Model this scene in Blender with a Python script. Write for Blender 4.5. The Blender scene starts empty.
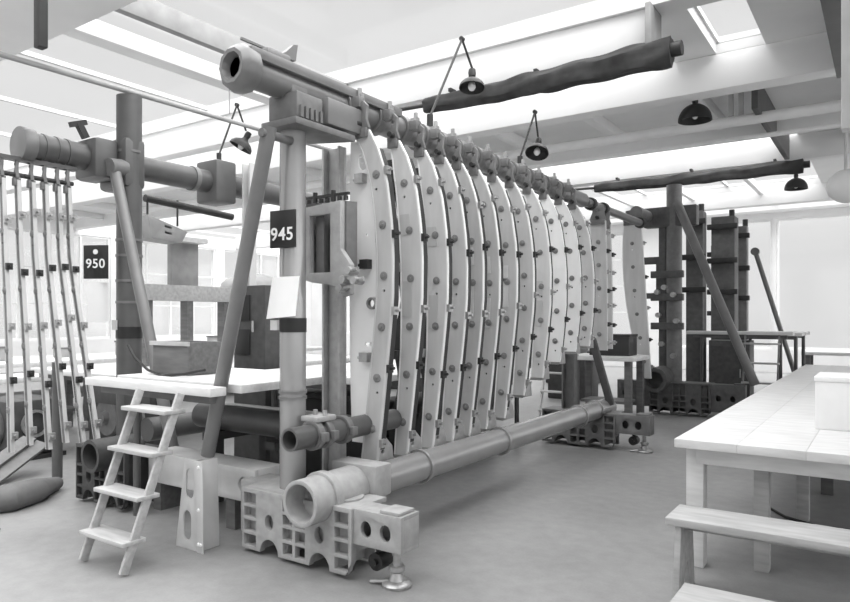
import bpy, bmesh, math, random
from mathutils import Vector, Matrix
from mathutils.geometry import tessellate_polygon
PI = math.pi
random.seed(7)
SC = bpy.context.scene
COL = SC.collection
# ------------------------------------------------------------------ camera
CAMZ, FOC, HOR, YAW = 1.65, 680.0, 318.0, math.radians(34.25)
SA, CA = math.sin(YAW), math.cos(YAW)
cam = bpy.data.cameras.new('camera'); camo = bpy.data.objects.new('camera', cam); COL.objects.link(camo)
camo.location = (0, 0, CAMZ); camo.rotation_euler = (PI / 2, 0, YAW)
cam.sensor_width = 36; cam.lens = 36 * FOC / 850; cam.shift_y = (HOR - 301) / 850
cam.clip_start = 0.05; cam.clip_end = 300
SC.camera = camo
SC.view_settings.view_transform = 'Standard'; SC.view_settings.look = 'None'
SC.view_settings.gamma = 1; SC.view_settings.exposure = 0.0
try:
    SC.cycles.use_denoising = True
    SC.cycles.max_bounces = 10; SC.cycles.diffuse_bounces = 6; SC.cycles.transparent_max_bounces = 16
    SC.cycles.caustics_reflective = False; SC.cycles.caustics_refractive = False
except Exception: pass

def aY(px, py, Y):            # photo point lying on the plane y = Y
    t = (px - 425) / FOC; d = Y / (CA + SA * t)
    return Vector((d * (-SA + CA * t), Y, CAMZ - (py - HOR) / FOC * d))
def aX(px, py, X):            # photo point lying on the plane x = X
    t = (px - 425) / FOC; d = X / (-SA + CA * t)
    return Vector((X, d * (CA + SA * t), CAMZ - (py - HOR) / FOC * d))
def aZ(px, py, z):            # photo point lying on the height z
    t = (px - 425) / FOC; d = (CAMZ - z) * FOC / (py - HOR)
    return Vector((d * (-SA + CA * t), d * (CA + SA * t), z))

# ------------------------------------------------------------------ materials
def mat(name, g, rough=0.6, metal=0.0, var=0.12, scale=6.0, bump=0.0, spec=0.4, stretch=None):
    m = bpy.data.materials.new(name); m.use_nodes = True
    nt = m.node_tree; b = nt.nodes['Principled BSDF']
    b.inputs['Roughness'].default_value = rough; b.inputs['Metallic'].default_value = metal
    b.inputs['Specular IOR Level'].default_value = spec
    tc = nt.nodes.new('ShaderNodeTexCoord'); n = nt.nodes.new('ShaderNodeTexNoise')
    n.inputs['Scale'].default_value = scale; n.inputs['Detail'].default_value = 6
    src = tc.outputs['Object']
    if stretch:
        mp = nt.nodes.new('ShaderNodeMapping'); mp.inputs['Scale'].default_value = stretch
        nt.links.new(src, mp.inputs['Vector']); src = mp.outputs['Vector']
    nt.links.new(src, n.inputs['Vector'])
    r = nt.nodes.new('ShaderNodeValToRGB')
    lo, hi = g * (1 - var), min(g * (1 + var), 0.95)
    r.color_ramp.elements[0].position = 0.3; r.color_ramp.elements[1].position = 0.7
    r.color_ramp.elements[0].color = (lo, lo, lo, 1); r.color_ramp.elements[1].color = (hi, hi, hi, 1)
    nt.links.new(n.outputs['Fac'], r.inputs['Fac']); nt.links.new(r.outputs['Color'], b.inputs['Base Color'])
    if bump:
        bp = nt.nodes.new('ShaderNodeBump'); bp.inputs['Strength'].default_value = bump; bp.inputs['Distance'].default_value = 0.01
        nt.links.new(n.outputs['Fac'], bp.inputs['Height']); nt.links.new(bp.outputs['Normal'], b.inputs['Normal'])
    return m
M = dict(
    plaster=mat('white_plaster', 0.82, 0.8, var=0.04, scale=1.5),
    slab=mat('grey_plaster', 0.55, 0.85, var=0.06, scale=1.2),
    steel_dark=mat('dark_painted_steel', 0.09, 0.5),
    cast=mat('light_grey_cast_iron', 0.34, 0.55, var=0.12, scale=14, bump=0.25),
    cast_mid=mat('mid_grey_cast_iron', 0.15, 0.55, var=0.15, scale=12, bump=0.25),
    cast_dark=mat('dark_grey_cast_iron', 0.055, 0.55, var=0.2, scale=12, bump=0.25),
    tube=mat('grey_painted_tube', 0.33, 0.25, .4, var=0.05, scale=5, spec=0.7),
    tube_mid=mat('mid_grey_tube', 0.15, 0.35, var=0.12, scale=5, spec=0.6),
    tube_dark=mat('dark_grey_tube', 0.085, 0.4, var=0.15, scale=5, spec=0.5),
    alu=mat('matt_aluminium', 0.58, 0.42, 0.0, var=0.1, scale=3, spec=0.6, stretch=(3, 3, .6)),
    alu_b=mat('bright_lit_aluminium', 0.82, 0.4, 0.0, var=0.05, scale=3, spec=0.6),  # flanges use this to put their lit edges into the colour
    alu_c=mat('dull_aluminium', 0.48, 0.45, 0.0, var=0.12, scale=3, spec=0.5, stretch=(3, 3, .6)),
    pad=mat('dull_brown_grey_pad', 0.2, 0.6, var=0.2, scale=30),
    black=mat('black_paint', 0.018, 0.45, var=0.2),
    dark=mat('dark_grey_paint', 0.03, 0.5, var=0.2),
    darkhole=mat('dark_rubber', 0.03, 0.7),
    canvas=mat('dark_canvas', 0.05, 0.75, var=0.35, scale=5, bump=0.5, spec=0.25),
    roll_grey=mat('grey_roll', 0.14, 0.8, var=0.3, scale=4, bump=0.5, spec=0.2),
    wood=mat('pale_scrubbed_wood', 0.66, 0.6, var=0.1, scale=4, bump=0.1, stretch=(1, 6, 6)),
    wood_b=mat('aged_wood', 0.42, 0.65, var=0.16, scale=4, bump=0.1, stretch=(1, 6, 6)),
    wood_c=mat('brown_wood', 0.13, 0.65, var=0.2, scale=4, stretch=(1, 6, 6)),
    white=mat('white_paint', 0.84, 0.5, var=0.03),
    rear=mat('rear_hazed_grey_iron', 0.1, 0.55, var=0.2, scale=12, bump=0.2), rear_b=mat('rear_hazed_mid_grey_iron', 0.17, 0.5, var=0.15, scale=12),  # rear irons, lightened in the colour to suggest haze
    paper=mat('white_paper', 0.88, 0.8, var=0.02),
    enamel=mat('white_enamel', 0.8, 0.3, var=0.02),
    grey=mat('grey_paint', 0.32, 0.5, var=0.12),
    pale=mat('pale_grey_paint', 0.55, 0.5, var=0.08),
    bolt=mat('worn_steel', 0.4, 0.35, 0.6, var=0.2, scale=20),
)
def floor_mat():
    m = bpy.data.materials.new('concrete_floor'); m.use_nodes = True
    nt = m.node_tree; b = nt.nodes['Principled BSDF']; L = nt.links.new
    tc = nt.nodes.new('ShaderNodeTexCoord')
    def noise(s, d, dist=0.0):
        n = nt.nodes.new('ShaderNodeTexNoise'); n.inputs['Scale'].default_value = s; n.inputs['Detail'].default_value = d
        n.inputs['Distortion'].default_value = dist; L(tc.outputs['Object'], n.inputs['Vector']); return n
    a = noise(0.7, 5, 0.6); c = noise(9, 8); e = noise(60, 3)
    mx = nt.nodes.new('ShaderNodeMath'); mx.operation = 'MULTIPLY_ADD'; mx.inputs[1].default_value = 0.55
    L(a.outputs['Fac'], mx.inputs[0])
    m2 = nt.nodes.new('ShaderNodeMath'); m2.operation = 'MULTIPLY'; m2.inputs[1].default_value = 0.3
    L(c.outputs['Fac'], m2.inputs[0]); L(m2.outputs[0], mx.inputs[2])
    m3 = nt.nodes.new('ShaderNodeMath'); m3.operation = 'MULTIPLY_ADD'; m3.inputs[1].default_value = 0.15
    L(e.outputs['Fac'], m3.inputs[0]); L(mx.outputs[0], m3.inputs[2])
    r = nt.nodes.new('ShaderNodeValToRGB')
    r.color_ramp.elements[0].position = 0.3; r.color_ramp.elements[0].color = (.175, .175, .175, 1)
    r.color_ramp.elements[1].position = 0.72; r.color_ramp.elements[1].color = (.31, .31, .31, 1)
    L(m3.outputs[0], r.inputs['Fac']); L(r.outputs['Color'], b.inputs['Base Color'])
    rr = nt.nodes.new('ShaderNodeMapRange'); rr.inputs['To Min'].default_value = .38; rr.inputs['To Max'].default_value = .62
    L(a.outputs['Fac'], rr.inputs['Value']); L(rr.outputs['Result'], b.inputs['Roughness'])
    bp = nt.nodes.new('ShaderNodeBump'); bp.inputs['Strength'].default_value = .08; bp.inputs['Distance'].default_value = .01
    L(c.outputs['Fac'], bp.inputs['Height']); L(bp.outputs['Normal'], b.inputs['Normal'])
    return m
def glass_mat():
    m = bpy.data.materials.new('window_glass'); m.use_nodes = True
    nt = m.node_tree; nt.nodes.remove(nt.nodes['Principled BSDF'])
    t = nt.nodes.new('ShaderNodeBsdfTransparent'); g = nt.nodes.new('ShaderNodeBsdfGlossy'); x = nt.nodes.new('ShaderNodeMixShader')
    t.inputs[0].default_value = (.96, .96, .96, 1); g.inputs['Roughness'].default_value = .1; x.inputs[0].default_value = .05
    nt.links.new(t.outputs[0], x.inputs[1]); nt.links.new(g.outputs[0], x.inputs[2])
    nt.links.new(x.outputs[0], nt.nodes['Material Output'].inputs[0]); return m
M['floor'] = floor_mat(); M['glass'] = glass_mat()

# ------------------------------------------------------------------ shape helpers
def B(): return bmesh.new()
def box(bm, x0, x1, y0, y1, z0, z1):
    vs = [bm.verts.new((x, y, z)) for x in (x0, x1) for y in (y0, y1) for z in (z0, z1)]
    for f in ((0, 1, 3, 2), (4, 6, 7, 5), (0, 4, 5, 1), (2, 3, 7, 6), (0, 2, 6, 4), (1, 5, 7, 3)):
        bm.faces.new([vs[i] for i in f])
    return bm
def bar(bm, p0, p1, w, h, up=(0, 0, 1)):      # rectangular bar; w across, h along up
    p0, p1 = Vector(p0), Vector(p1); d = (p1 - p0).normalized(); u = Vector(up)
    s = d.cross(u)
    if s.length < 1e-4: s = d.cross(Vector((0, 1, 0)))
    s.normalize(); u = s.cross(d).normalized()
    vs = [bm.verts.new(p + s * a * w / 2 + u * b * h / 2) for p in (p0, p1) for a in (-1, 1) for b in (-1, 1)]
    for f in ((0, 1, 3, 2), (4, 6, 7, 5), (0, 4, 5, 1), (2, 3, 7, 6), (0, 2, 6, 4), (1, 5, 7, 3)):
        bm.faces.new([vs[i] for i in f])
    return bm
def frame_of(d):
    d = Vector(d).normalized(); a = Vector((0, 0, 1)) if abs(d.z) < .9 else Vector((1, 0, 0))
    s = d.cross(a).normalized(); return s, d.cross(s).normalized(), d
def lathe(bm, p0, axis, prof, n=20, caps=True):   # prof: list of (distance along axis, radius)
    s, u, d = frame_of(axis); p0 = Vector(p0); rings = []
    for h, r in prof:
        rings.append([bm.verts.new(p0 + d * h + (s * math.cos(2 * PI * i / n) + u * math.sin(2 * PI * i / n)) * max(r, 1e-4)) for i in range(n)])
    for a, b in zip(rings, rings[1:]):
        for i in range(n):
            bm.faces.new((a[i], a[(i + 1) % n], b[(i + 1) % n], b[i]))
    if caps:
        bm.faces.new(rings[0][::-1]); bm.faces.new(rings[-1])
    return bm
def rod(bm, p0, p1, r, n=16, r1=None):
    p0, p1 = Vector(p0), Vector(p1); L = (p1 - p0).length
    return lathe(bm, p0, p1 - p0, [(0, r), (L, r if r1 is None else r1)], n)
def path(bm, pts, r, n=8):                         # round cable through points
    pts = [Vector(p) for p in pts]; rings = []
    for k, p in enumerate(pts):
        d = (pts[min(k + 1, len(pts) - 1)] - pts[max(k - 1, 0)]).normalized()
        s, u, _ = frame_of(d)
        rr = r[k] if isinstance(r, (list, tuple)) else r
        rings.append([bm.verts.new(p + (s * math.cos(2 * PI * i / n) + u * math.sin(2 * PI * i / n)) * rr) for i in range(n)])
    for a, b in zip(rings, rings[1:]):
        for i in range(n): bm.faces.new((a[i], a[(i + 1) % n], b[(i + 1) % n], b[i]))
    bm.faces.new(rings[0][::-1]); bm.faces.new(rings[-1]); return bm
def hose(bm, p0, p1, ro, ri, depth=None, n=28):  # open-ended pipe: bore at p0 of depth
    p0, p1 = Vector(p0), Vector(p1); L = (p1 - p0).length; dp = depth or L * .9
    return lathe(bm, p0, p1 - p0, [(dp, 0.0), (dp, ri), (0, ri), (0, ro), (L, ro), (L, 0.0)], n, caps=False)
def ring(bm, p0, axis, ro, ri, t, n=28):
    s, u, d = frame_of(axis); p0 = Vector(p0); R = []
    for h, r in ((0, ri), (0, ro), (t, ro), (t, ri)):
        R.append([bm.verts.new(p0 + d * h + (s * math.cos(2 * PI * i / n) + u * math.sin(2 * PI * i / n)) * r) for i in range(n)])
    for k in range(4):
        a, b = R[k], R[(k + 1) % 4]
        for i in range(n): bm.faces.new((a[i], a[(i + 1) % n], b[(i + 1) % n], b[i]))
    return bm
def plate(bm, outer, holes, fn, t):                # flat plate with holes; fn(u, v, w) -> point; w in 0..t
    loops = [outer] + list(holes)
    flat = [p for l in loops for p in l]
    tris = tessellate_polygon([[Vector((p[0], p[1], 0)) for p in l] for l in loops])
    a = [bm.verts.new(fn(p[0], p[1], 0)) for p in flat]; b = [bm.verts.new(fn(p[0], p[1], t)) for p in flat]
    for tr in tris:
        try:
            bm.faces.new([a[i] for i in tr]); bm.faces.new([b[i] for i in tr][::-1])
        except ValueError: pass
    k = 0
    for l in loops:
        n = len(l)
        for i in range(n):
            j = (i + 1) % n
            bm.faces.new((a[k + i], a[k + j], b[k + j], b[k + i]))
        k += n
    return bm
def circ(cx, cy, r, n=16, ry=None): return [(cx + r * math.cos(2 * PI * i / n), cy + (ry or r) * math.sin(2 * PI * i / n)) for i in range(n)]
def rect(x0, x1, y0, y1): return [(x0, y0), (x1, y0), (x1, y1), (x0, y1)]
def slot(cx, cy, w, h, n=6):
    r = w / 2; o = []
    for i in range(n + 1): o.append((cx + r * math.cos(PI * i / n), cy + h / 2 - r + r * math.sin(PI * i / n)))
    for i in range(n + 1): o.append((cx - r * math.cos(PI * i / n), cy - h / 2 + r - r * math.sin(PI * i / n)))
    return o
XZ = lambda y: (lambda u, v, w: (u, y + w, v))     # plate facing -Y, thickness towards +Y
YZ = lambda x: (lambda u, v, w: (x + w, u, v))     # plate in a plane of constant x

def obj(name, bm, m, parent=None, bevel=0.0, smooth=True):
    bmesh.ops.recalc_face_normals(bm, faces=bm.faces)
    if bevel:
        ed = [e for e in bm.edges if len(e.link_faces) == 2 and e.calc_face_angle(0) > .6]
        try: bmesh.ops.bevel(bm, geom=ed, offset=bevel, segments=2, affect='EDGES', profile=.5, clamp_overlap=True)
        except Exception: pass
    me = bpy.data.meshes.new(name)
    bm.to_mesh(me); bm.free()
    if smooth:
        me.shade_smooth(); me.set_sharp_from_angle(angle=math.radians(38))
    me.materials.append(M[m] if isinstance(m, str) else m)
    o = bpy.data.objects.new(name, me); COL.objects.link(o)
    if parent is not None:
        top = Vector((0, 0, 0)); q = parent
        while q is not None: top = top + q.location; q = q.parent
        me.transform(Matrix.Translation(-top)); o.parent = parent
    return o
def T(name, label, cat, loc=(0, 0, 0), group=None):
    o = bpy.data.objects.new(name, None); COL.objects.link(o); o.location = loc; o.empty_display_size = .1
    o['label'] = label; o['category'] = cat
    if group: o['group'] = group
    return o
def tag(o, label, cat, group=None, kind=None):
    o['label'] = label; o['category'] = cat
    if group: o['group'] = group
    if kind: o['kind'] = kind
    return o
def struct(name, bm, m, parent=None, bevel=0.0):
    o = obj(name, bm, m, parent, bevel)
    if parent is None: o['kind'] = 'structure'
    return o
def clone(root, loc, label, rotz=None, group=None):
    def cp(o, par):
        c = o.copy(); COL.objects.link(c); c.parent = par
        for ch in [x for x in list(COL.objects) if x.parent == o]: cp(ch, c)
        return c
    r = cp(root, None); r.location = loc; r['label'] = label
    if rotz is not None: r.rotation_euler = (0, 0, rotz)
    if group: r['group'] = group
    return r

# ------------------------------------------------------------------ the hall
X0, X1, Y0, Y1, ZC = -22.0, 8.0, -6.0, 23.0, 4.85
struct('floor', box(B(), X0, X1, Y0, Y1, -.2, 0), 'floor')
def windows(n0, wall, fixed, rects):
    """holes of a wall with framed glass; rects in (u0, u1, z0, z1)"""
    for k, (u0, u1, z0, z1) in enumerate(rects):
        fr, gl = B(), B()
        def bx(b, ua, ub, da, db, za, zb):
            if wall == 'y': box(b, ua, ub, fixed + da, fixed + db, za, zb)
            else: box(b, fixed + da, fixed + db, ua, ub, za, zb)
        bx(fr, u0, u1, -.05, .05, z0, z0 + .07); bx(fr, u0, u1, -.05, .05, z1 - .07, z1)
        nx = max(1, round((u1 - u0) / 1.1)); nz = max(1, round((z1 - z0) / 1.0))
        if wall == 'y' and n0 == 1 and u0 > -7: nx = nz = 1
        for i in range(nx + 1):
            c = u0 + .035 + (u1 - u0 - .07) * i / nx; bx(fr, c - .03, c + .03, -.05, .05, z0 + .07, z1 - .07)
        for j in range(1, nz):
            c = z0 + (z1 - z0) * j / nz; bx(fr, u0 + .065, u1 - .065, -.02, .02, c - .02, c + .02)
        bx(gl, u0 + .04, u1 - .04, -.004, .004, z0 + .04, z1 - .04)
        w = struct('window_%d' % (n0 + k), gl, 'glass'); obj('window_frame', fr, 'white', w)
def wall(name, axis, pos, u0, u1, rects, th):
    bm = B(); hs = [rect(a, b, c, d) for a, b, c, d in rects]
    fn = (lambda u, v, w: (u, pos + w * th, v)) if axis == 'y' else (lambda u, v, w: (pos + w * th, u, v))
    plate(bm, rect(u0, u1, 0, ZC), hs, fn, 1.0); struct(name, bm, 'plaster')
back = [(-21, -16.6, .95, 4.55), (-16, -11.6, .95, 4.55), (-11, -6.9, .95, 4.55), (-6.3, -2.9, .7, 4.66), (-2.8, 2.2, .7, 4.66), (2.6, 7, .7, 4.6)]
left = [(-4, 0, .95, 4.4), (.4, 4.4, .95, 4.4), (4.8, 8.8, .95, 4.4), (9.2, 13.2, .95, 4.4), (13.6, 17.6, .95, 4.4), (18, 22, .95, 4.4)]
right = [(-5, 0, .9, 4.5), (.5, 5.5, .9, 4.5), (6, 11, .9, 4.5), (11.5, 16.5, .9, 4.5), (17, 22, .9, 4.5)]
front = [(-21, -14, .9, 4.5), (-13.5, -7, .9, 4.5), (-6.5, 0, .9, 4.5), (.5, 7, .9, 4.5)]  # windows in the unseen wall behind the camera, added for fill light
wall('wall_back', 'y', Y1, X0, X1, back, .3); windows(1, 'y', Y1 + .1, back)
wall('wall_left', 'x', X0, Y0, Y1, left, -.3); windows(11, 'x', X0 - .1, left)
wall('wall_right', 'x', X1, Y0, Y1, right, .3); windows(21, 'x', X1 + .1, right)
wall('wall_front', 'y', Y0, X0, X1, front, -.3); windows(31, 'y', Y0 - .1, front)
# roof: solid bays and glazed bays between the cross beams
solid = [(-1.2, X1, Y0, 2.6), (-.4, X1, 2.6, 7.05), (X0, X1, 7.05, 7.35), (-2.2, -1.72, 7.35, 8.8), (-1.18, X1, 7.35, 8.8), (X0, X1, 8.8, 11.75),
         (-1.3, X1, 11.75, 13.6), (X0, X1, 13.6, 15.2), (-1.3, X1, 15.2, 18.6), (X0, X1, 18.6, 19.4), (X0, X1, 22.4, Y1)]
bm = B()
for a in solid: box(bm, a[0], a[1], a[2], a[3], ZC, ZC + .2)
struct('ceiling', bm, 'plaster')
glz = [(X0, -1.2, Y0, 2.6), (X0, -.4, 2.6, 7.05), (X0, -2.2, 7.35, 8.8), (-1.72, -1.18, 7.35, 8.8), (X0, -1.3, 11.75, 13.6), (X0, -1.3, 15.2, 18.6), (X0, X1, 19.4, 22.4)]
for k, (a, b, c, d) in enumerate(glz):
    w = struct('window_%d' % (41 + k), box(B(), a, b, c, d, ZC + .12, ZC + .13), 'glass')
    fr = B(); n = max(1, round((b - a) / 2.1))
    for i in range(n + 1):
        x = a + (b - a) * i / n
        if k == 1 and -5.6 < x < -.5: continue
        box(fr, x - .03, x + .03, c, d, ZC + .131, ZC + .19)
    obj('glazing_bars', fr, 'plaster', w)
def beam(n, x0, x1, y0, y1, z0, m='plaster', z1=ZC): struct('trim_%d' % n, box(B(), x0, x1, y0, y1, z0, z1), m, bevel=.01)
beam(1, X0, -5.2, 2.7, 3.5, 4.42)
beam(2, X0, -2.05, 7.1, 7.34, 4.42)
beam(3, X0, X1, 8.8, 9.1, 4.42)
beam(4, X0, X1, 11.75, 12.05, 4.53)
beam(5, X0, X1, 13.45, 13.75, 4.42)
beam(6, X0, X1, 18.6, 18.9, 4.45)
beam(7, -.47, -.31, 2.0, 8.79, 4.3, 'steel_dark')          # dark steel girder at the right
beam(8, -1.5, -1.42, 9.9, 13.4, 4.42, 'steel_dark')
beam(9, -6.2, -6.1, 3.5, 7.09, 4.62, 'grey'); beam(10, -7.25, -7.0, 3.5, 7.09, 4.66, 'plaster')
for k, x in enumerate((-20, -18, -16, -14, -12, -10.2, -8.6, -7, -5.4, -3.8, -2.2)):
    beam(20 + k, x - .07, x + .07, 9.1, 11.74, 4.68)
for k, x in enumerate((-9, -7.4, -5.8, -4.2, -2.6)): beam(40 + k, x - .05, x + .05, 13.76, 18.59, 4.7)
for k, x in enumerate((-.2, .9)): beam(50 + k, x - .1, x + .1, 9.1, 13.4, 4.62, 'pale')
beam(60, -2.04, -1.98, 6.95, 7.36, 4.36, 'grey')               # bracket plate where the beam stops
beam(61, -5.42, -5.33, 2.62, 2.69, 3.72, 'dark')

# ------------------------------------------------------------------ jig parts
def base_casting(par, xa, xb, y, zt, m, holes='dark', name='base_casting', depth=.34, arms=()):
    """ribbed cast base: pierced and pocketed front wall before a solid back, end arms and screw feet"""
    W = xb - xa; b = B(); o = [(xa, zt), (xa, .03)]
    for c in (.27, .73):
        cx = xa + W * c; o += [(cx - .09, .03)] + [(cx - .09 * math.cos(PI * i / 8), .03 + .1 * math.sin(PI * i / 8)) for i in range(1, 8)] + [(cx + .09, .03)]
    o += [(xb - .05, .03), (xb, .12), (xb, zt)]
    hs = []
    rows = [(.055, .135), (.155, .235), (.255, .325), (.345, zt - .03)]
    for c0, c1 in ((.02, .14), (.40, .49), (.515, .605), (.86, .975)):
        for r0, r1 in rows: hs.append(rect(xa + W * c0, xa + W * c1, r0, r1))
    for c in (.27, .73): hs.append(circ(xa + W * c, .245, .042, 16, .055))
    plate(b, o, hs, XZ(y), .045)
    box(b, xa + .004, xb - .06, y + .06, y + depth, .14, zt - .004)     # core behind the front wall
    box(b, xa, xb, y + .04, y + depth + .02, zt - .03, zt)
    for c in (.0, .15, .38, .62, .83): box(b, xa + W * c, xa + W * c + .025, y + .04, y + depth, .04, zt - .02)
    box(b, xa, xb - .06, y + depth - .03, y + depth + .01, .03, zt - .03)
    p = obj(name, b, m, par, bevel=.004)
    for (x0, x1, z0, hl) in arms:
        b = B(); yb = y + .02
        plate(b, rect(x0, x1, z0, zt), [circ(h, (z0 + zt) / 2 - .005, .042, 16, .052) for h in hl], XZ(yb), .03)
        box(b, x0, x1, yb + .03, yb + .19, zt - .025, zt); box(b, x0, x1, yb + .03, yb + .19, z0, z0 + .02)
        box(b, x0, x0 + .02, yb + .03, yb + .19, z0 + .02, zt - .025); box(b, x1 - .02, x1, yb + .03, yb + .19, z0 + .02, zt - .025)
        box(b, x0 + .02, x1 - .02, yb + .16, yb + .19, z0 + .02, zt - .025)
        a = obj('end_arm', b, m, p, bevel=.004)
        b = box(B(), x1 - .17, x1 - .02, yb + .01, yb + .17, zt, zt + .022); obj('top_pad', b, m, p, bevel=.004)
    return p
def screw_foot(par, x, y, z, m='bolt', s=1.0):
    b = lathe(B(), (x, y, 0), (0, 0, 1), [(0, .09 * s), (.018, .095 * s), (.03, .085 * s), (.04, .05 * s), (.085, .035 * s), (.1, .05 * s), (.125, .05 * s), (.13, .026 * s), (z, .026 * s)], 24)
    p = obj('levelling_foot', b, m, par)
    b = B(); rod(b, (x - .13 * s, y - .05, .135), (x - .13 * s, y + .06, .135), .055 * s, 20); rod(b, (x - .13 * s, y - .07, .135), (x - .13 * s, y + .08, .135), .02, 12)
    bar(b, (x - .13 * s, y, .18), (x - .13 * s, y, z), .03, .05); obj('roller', b, 'black', par)
    b = rod(B(), (x - .16 * s, y - .06, .014), (x - .04, y - .03, .03), .013, 8); obj('tommy_bar', b, 'bolt', par)
def clamp_ring(par, c, axis, r, w, m, name='clamp_ring', lug=True):
    c = Vector(c); d = Vector(axis).normalized(); b = ring(B(), c - d * w / 2, d, r + .022, r - .004, w)
    if lug:
        s, u, _ = frame_of(d)
        for q in (-1, 1):
            cc = c + s * (r + .03) * q; box(b, cc.x - .022, cc.x + .022, cc.y - w / 2, cc.y + w / 2, cc.z - .03, cc.z + .03)
    return obj(name, b, m, par, bevel=.003)

# ---------------- main jig, marked 945
J = T('assembly_jig', 'long grey tubular assembly jig marked 945 holding a row of bright curved formers', 'jig', (-3.4, 3.4, 0))
PX, PZ = -3.48, 3.27                       # upper tube axis
bc = base_casting(J, -3.78, -2.77, 3.25, .455, 'cast', arms=((-2.77, -2.40, .235, (-2.67, -2.52)),))
b = box(B(), -4.0, -3.784, 3.42, 3.68, .06, .45); obj('end_block', b, 'cast', bc, bevel=.015)
b = B(); box(b, -3.9, -3.8, 3.38, 3.417, .08, .3); obj('screw_housing', b, 'cast_dark', bc, bevel=.01)
screw_foot(J, -2.5, 3.365, .236)
bc2 = base_casting(J, -3.78, -2.80, 8.3, .455, 'cast_mid', arms=((-2.80, -2.38, .22, (-2.68, -2.52)),))
screw_foot(J, -2.47, 8.42, .22)
# lower tube
TX, TZ, TR = -3.07, .475, .118
b = hose(B(), (TX, 3.1, TZ), (TX, 3.30, TZ), .15, .122, .19); ring(b, (TX, 3.28, TZ), (0, 1, 0), .17, .1, .06); obj('tube_mouth', b, 'cast', J, bevel=.004)
b = rod(B(), (TX, 3.31, TZ), (TX, 8.82, TZ), TR, 36); obj('lower_tube', b, 'tube', J)
b = rod(B(), (TX, 3.34, TZ), (TX, 3.62, TZ), TR + .035, 30); obj('tube_socket', b, 'cast', J, bevel=.005)
b = B(); box(b, TX - .2, TX + .2, 3.62, 3.80, .42, .64); obj('tube_saddle', b, 'cast', J, bevel=.012)
b = B(); plate(b, circ(TX + .06, 3.44, .13, 20), [], lambda u, v, w: (u + .02, v, .456 + w), .012); obj('round_cover', b, 'cast', J)
for yy in (4.42, 5.75, 7.75, 8.3):
    obj('tube_collar', ring(B(), (TX, yy, TZ), (0, 1, 0), TR + .018, TR - .002, .05), 'tube', J, bevel=.004)
b = B(); box(b, TX - .16, TX + .16, 8.25, 8.5, .455, .5); obj('tube_saddle', b, 'cast_mid', J, bevel=.01)
# front post and its fittings
b = rod(B(), (PX, 3.45, .30), (PX, 3.45, 3.02), .092, 32); post = obj('front_post', b, 'tube', J)
for z in (1.08, 1.12): obj('post_band', ring(B(), (PX, 3.45, z), (0, 0, 1), .1, .09, .02), 'tube_mid', post)
obj('post_band', ring(B(), (PX, 3.45, 1.55), (0, 0, 1), .097, .09, .10), 'black', post)
pl = B(); box(pl, PX - .10, PX - .035, 3.33, 3.353, 1.565, 1.635); obj('maker_plate', pl, 'pale', post)
# upper clamp casting under the tube
b = B(); box(b, PX - .11, PX + .17, 3.32, 3.58, 3.02, 3.2); box(b, PX - .08, PX + .1, 3.34, 3.5, 3.19, PZ)
obj('head_casting', b, 'cast_mid', J, bevel=.015)
b = B(); plate(b, [(PX - .14, 3.28), (PX + .2, 3.28), (PX + .2, 3.9), (PX - .14, 3.75)], [], lambda u, v, w: (u, v, 2.96 + w), .05); obj('head_flange', b, 'cast_mid', J, bevel=.008)
b = B(); box(b, PX + .0, PX + .2, 3.6, 4.0, 3.03, 3.22); obj('head_block', b, 'tube_mid', J, bevel=.012)
b = B()
for i in range(5): box(b, PX + .172, PX + .19, 3.34 + i * .048, 3.365 + i * .048, 3.02, 3.10)
obj('head_ribs', b, 'cast_mid', J)
# upper tube with flared mouth and top rail
b = rod(B(), (PX, 2.95, PZ), (PX, 8.95, PZ), .1, 32); obj('upper_tube', b, 'tube_mid', J)
b = lathe(B(), (PX, 2.90, PZ), (0, 1, 0), [(.05, .0), (.05, .07), (.0, .09), (.0, .115), (.035, .15), (.07, .16), (.14, .15), (.145, .0)], 10, caps=False)
obj('flared_mouth', b, 'tube_mid', J)
b = B(); box(b, PX + .03, PX + .12, 2.97, 4.6, PZ + .06, PZ + .13); obj('top_rail', b, 'tube_mid', J, bevel=.008)
b = B(); box(b, PX - .09, PX + .08, 3.14, 3.36, PZ + .1, PZ + .19); obj('top_clamp', b, 'tube_mid', J, bevel=.02)
b = B(); plate(b, [(3.3, PZ + .19), (3.45, PZ + .19), (3.47, PZ + .31), (3.43, PZ + .3), (3.36, PZ + .23)], [], YZ(PX - .02), .05)
bar(b, (PX - .02, 3.0, PZ + .21), (PX, 3.2, PZ + .2), .02, .015); obj('top_lever', b, 'tube_mid', J)
# second column, window-frame bracket
b = B(); cx, cy = -3.56, 4.0
box(b, cx - .09, cx + .09, cy - .015, cy + .015, .16, 2.97); box(b, cx - .09, cx - .07, cy - .07, cy - .016, .16, 2.97); box(b, cx + .07, cx + .09, cy - .07, cy - .016, .16, 2.97)
obj('channel_column', b, 'cast', J, bevel=.003)
b = B(); plate(b, [(-3.65, 1.95), (-3.65, 2.46), (-3.22, 2.49), (-3.22, 2.14), (-3.13, 2.03), (-3.13, 1.82), (-3.2, 1.80), (-3.26, 1.88), (-3.5, 1.91)], [rect(-3.52, -3.32, 1.98, 2.40)], XZ(3.66), .05)
box(b, -3.64, -3.24, 3.80, 3.83, 1.93, 2.46); box(b, -3.64, -3.60, 3.71, 3.799, 1.96, 2.46)
obj('frame_bracket', b, 'cast', J, bevel=.006)
b = B(); plate(b, [(3.712, 2.49), (3.83, 2.5), (3.83, 2.0), (3.712, 2.1)], [], YZ(-3.235), .03); obj('bracket_cheek', b, 'cast_mid', J, bevel=.004)
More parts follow.
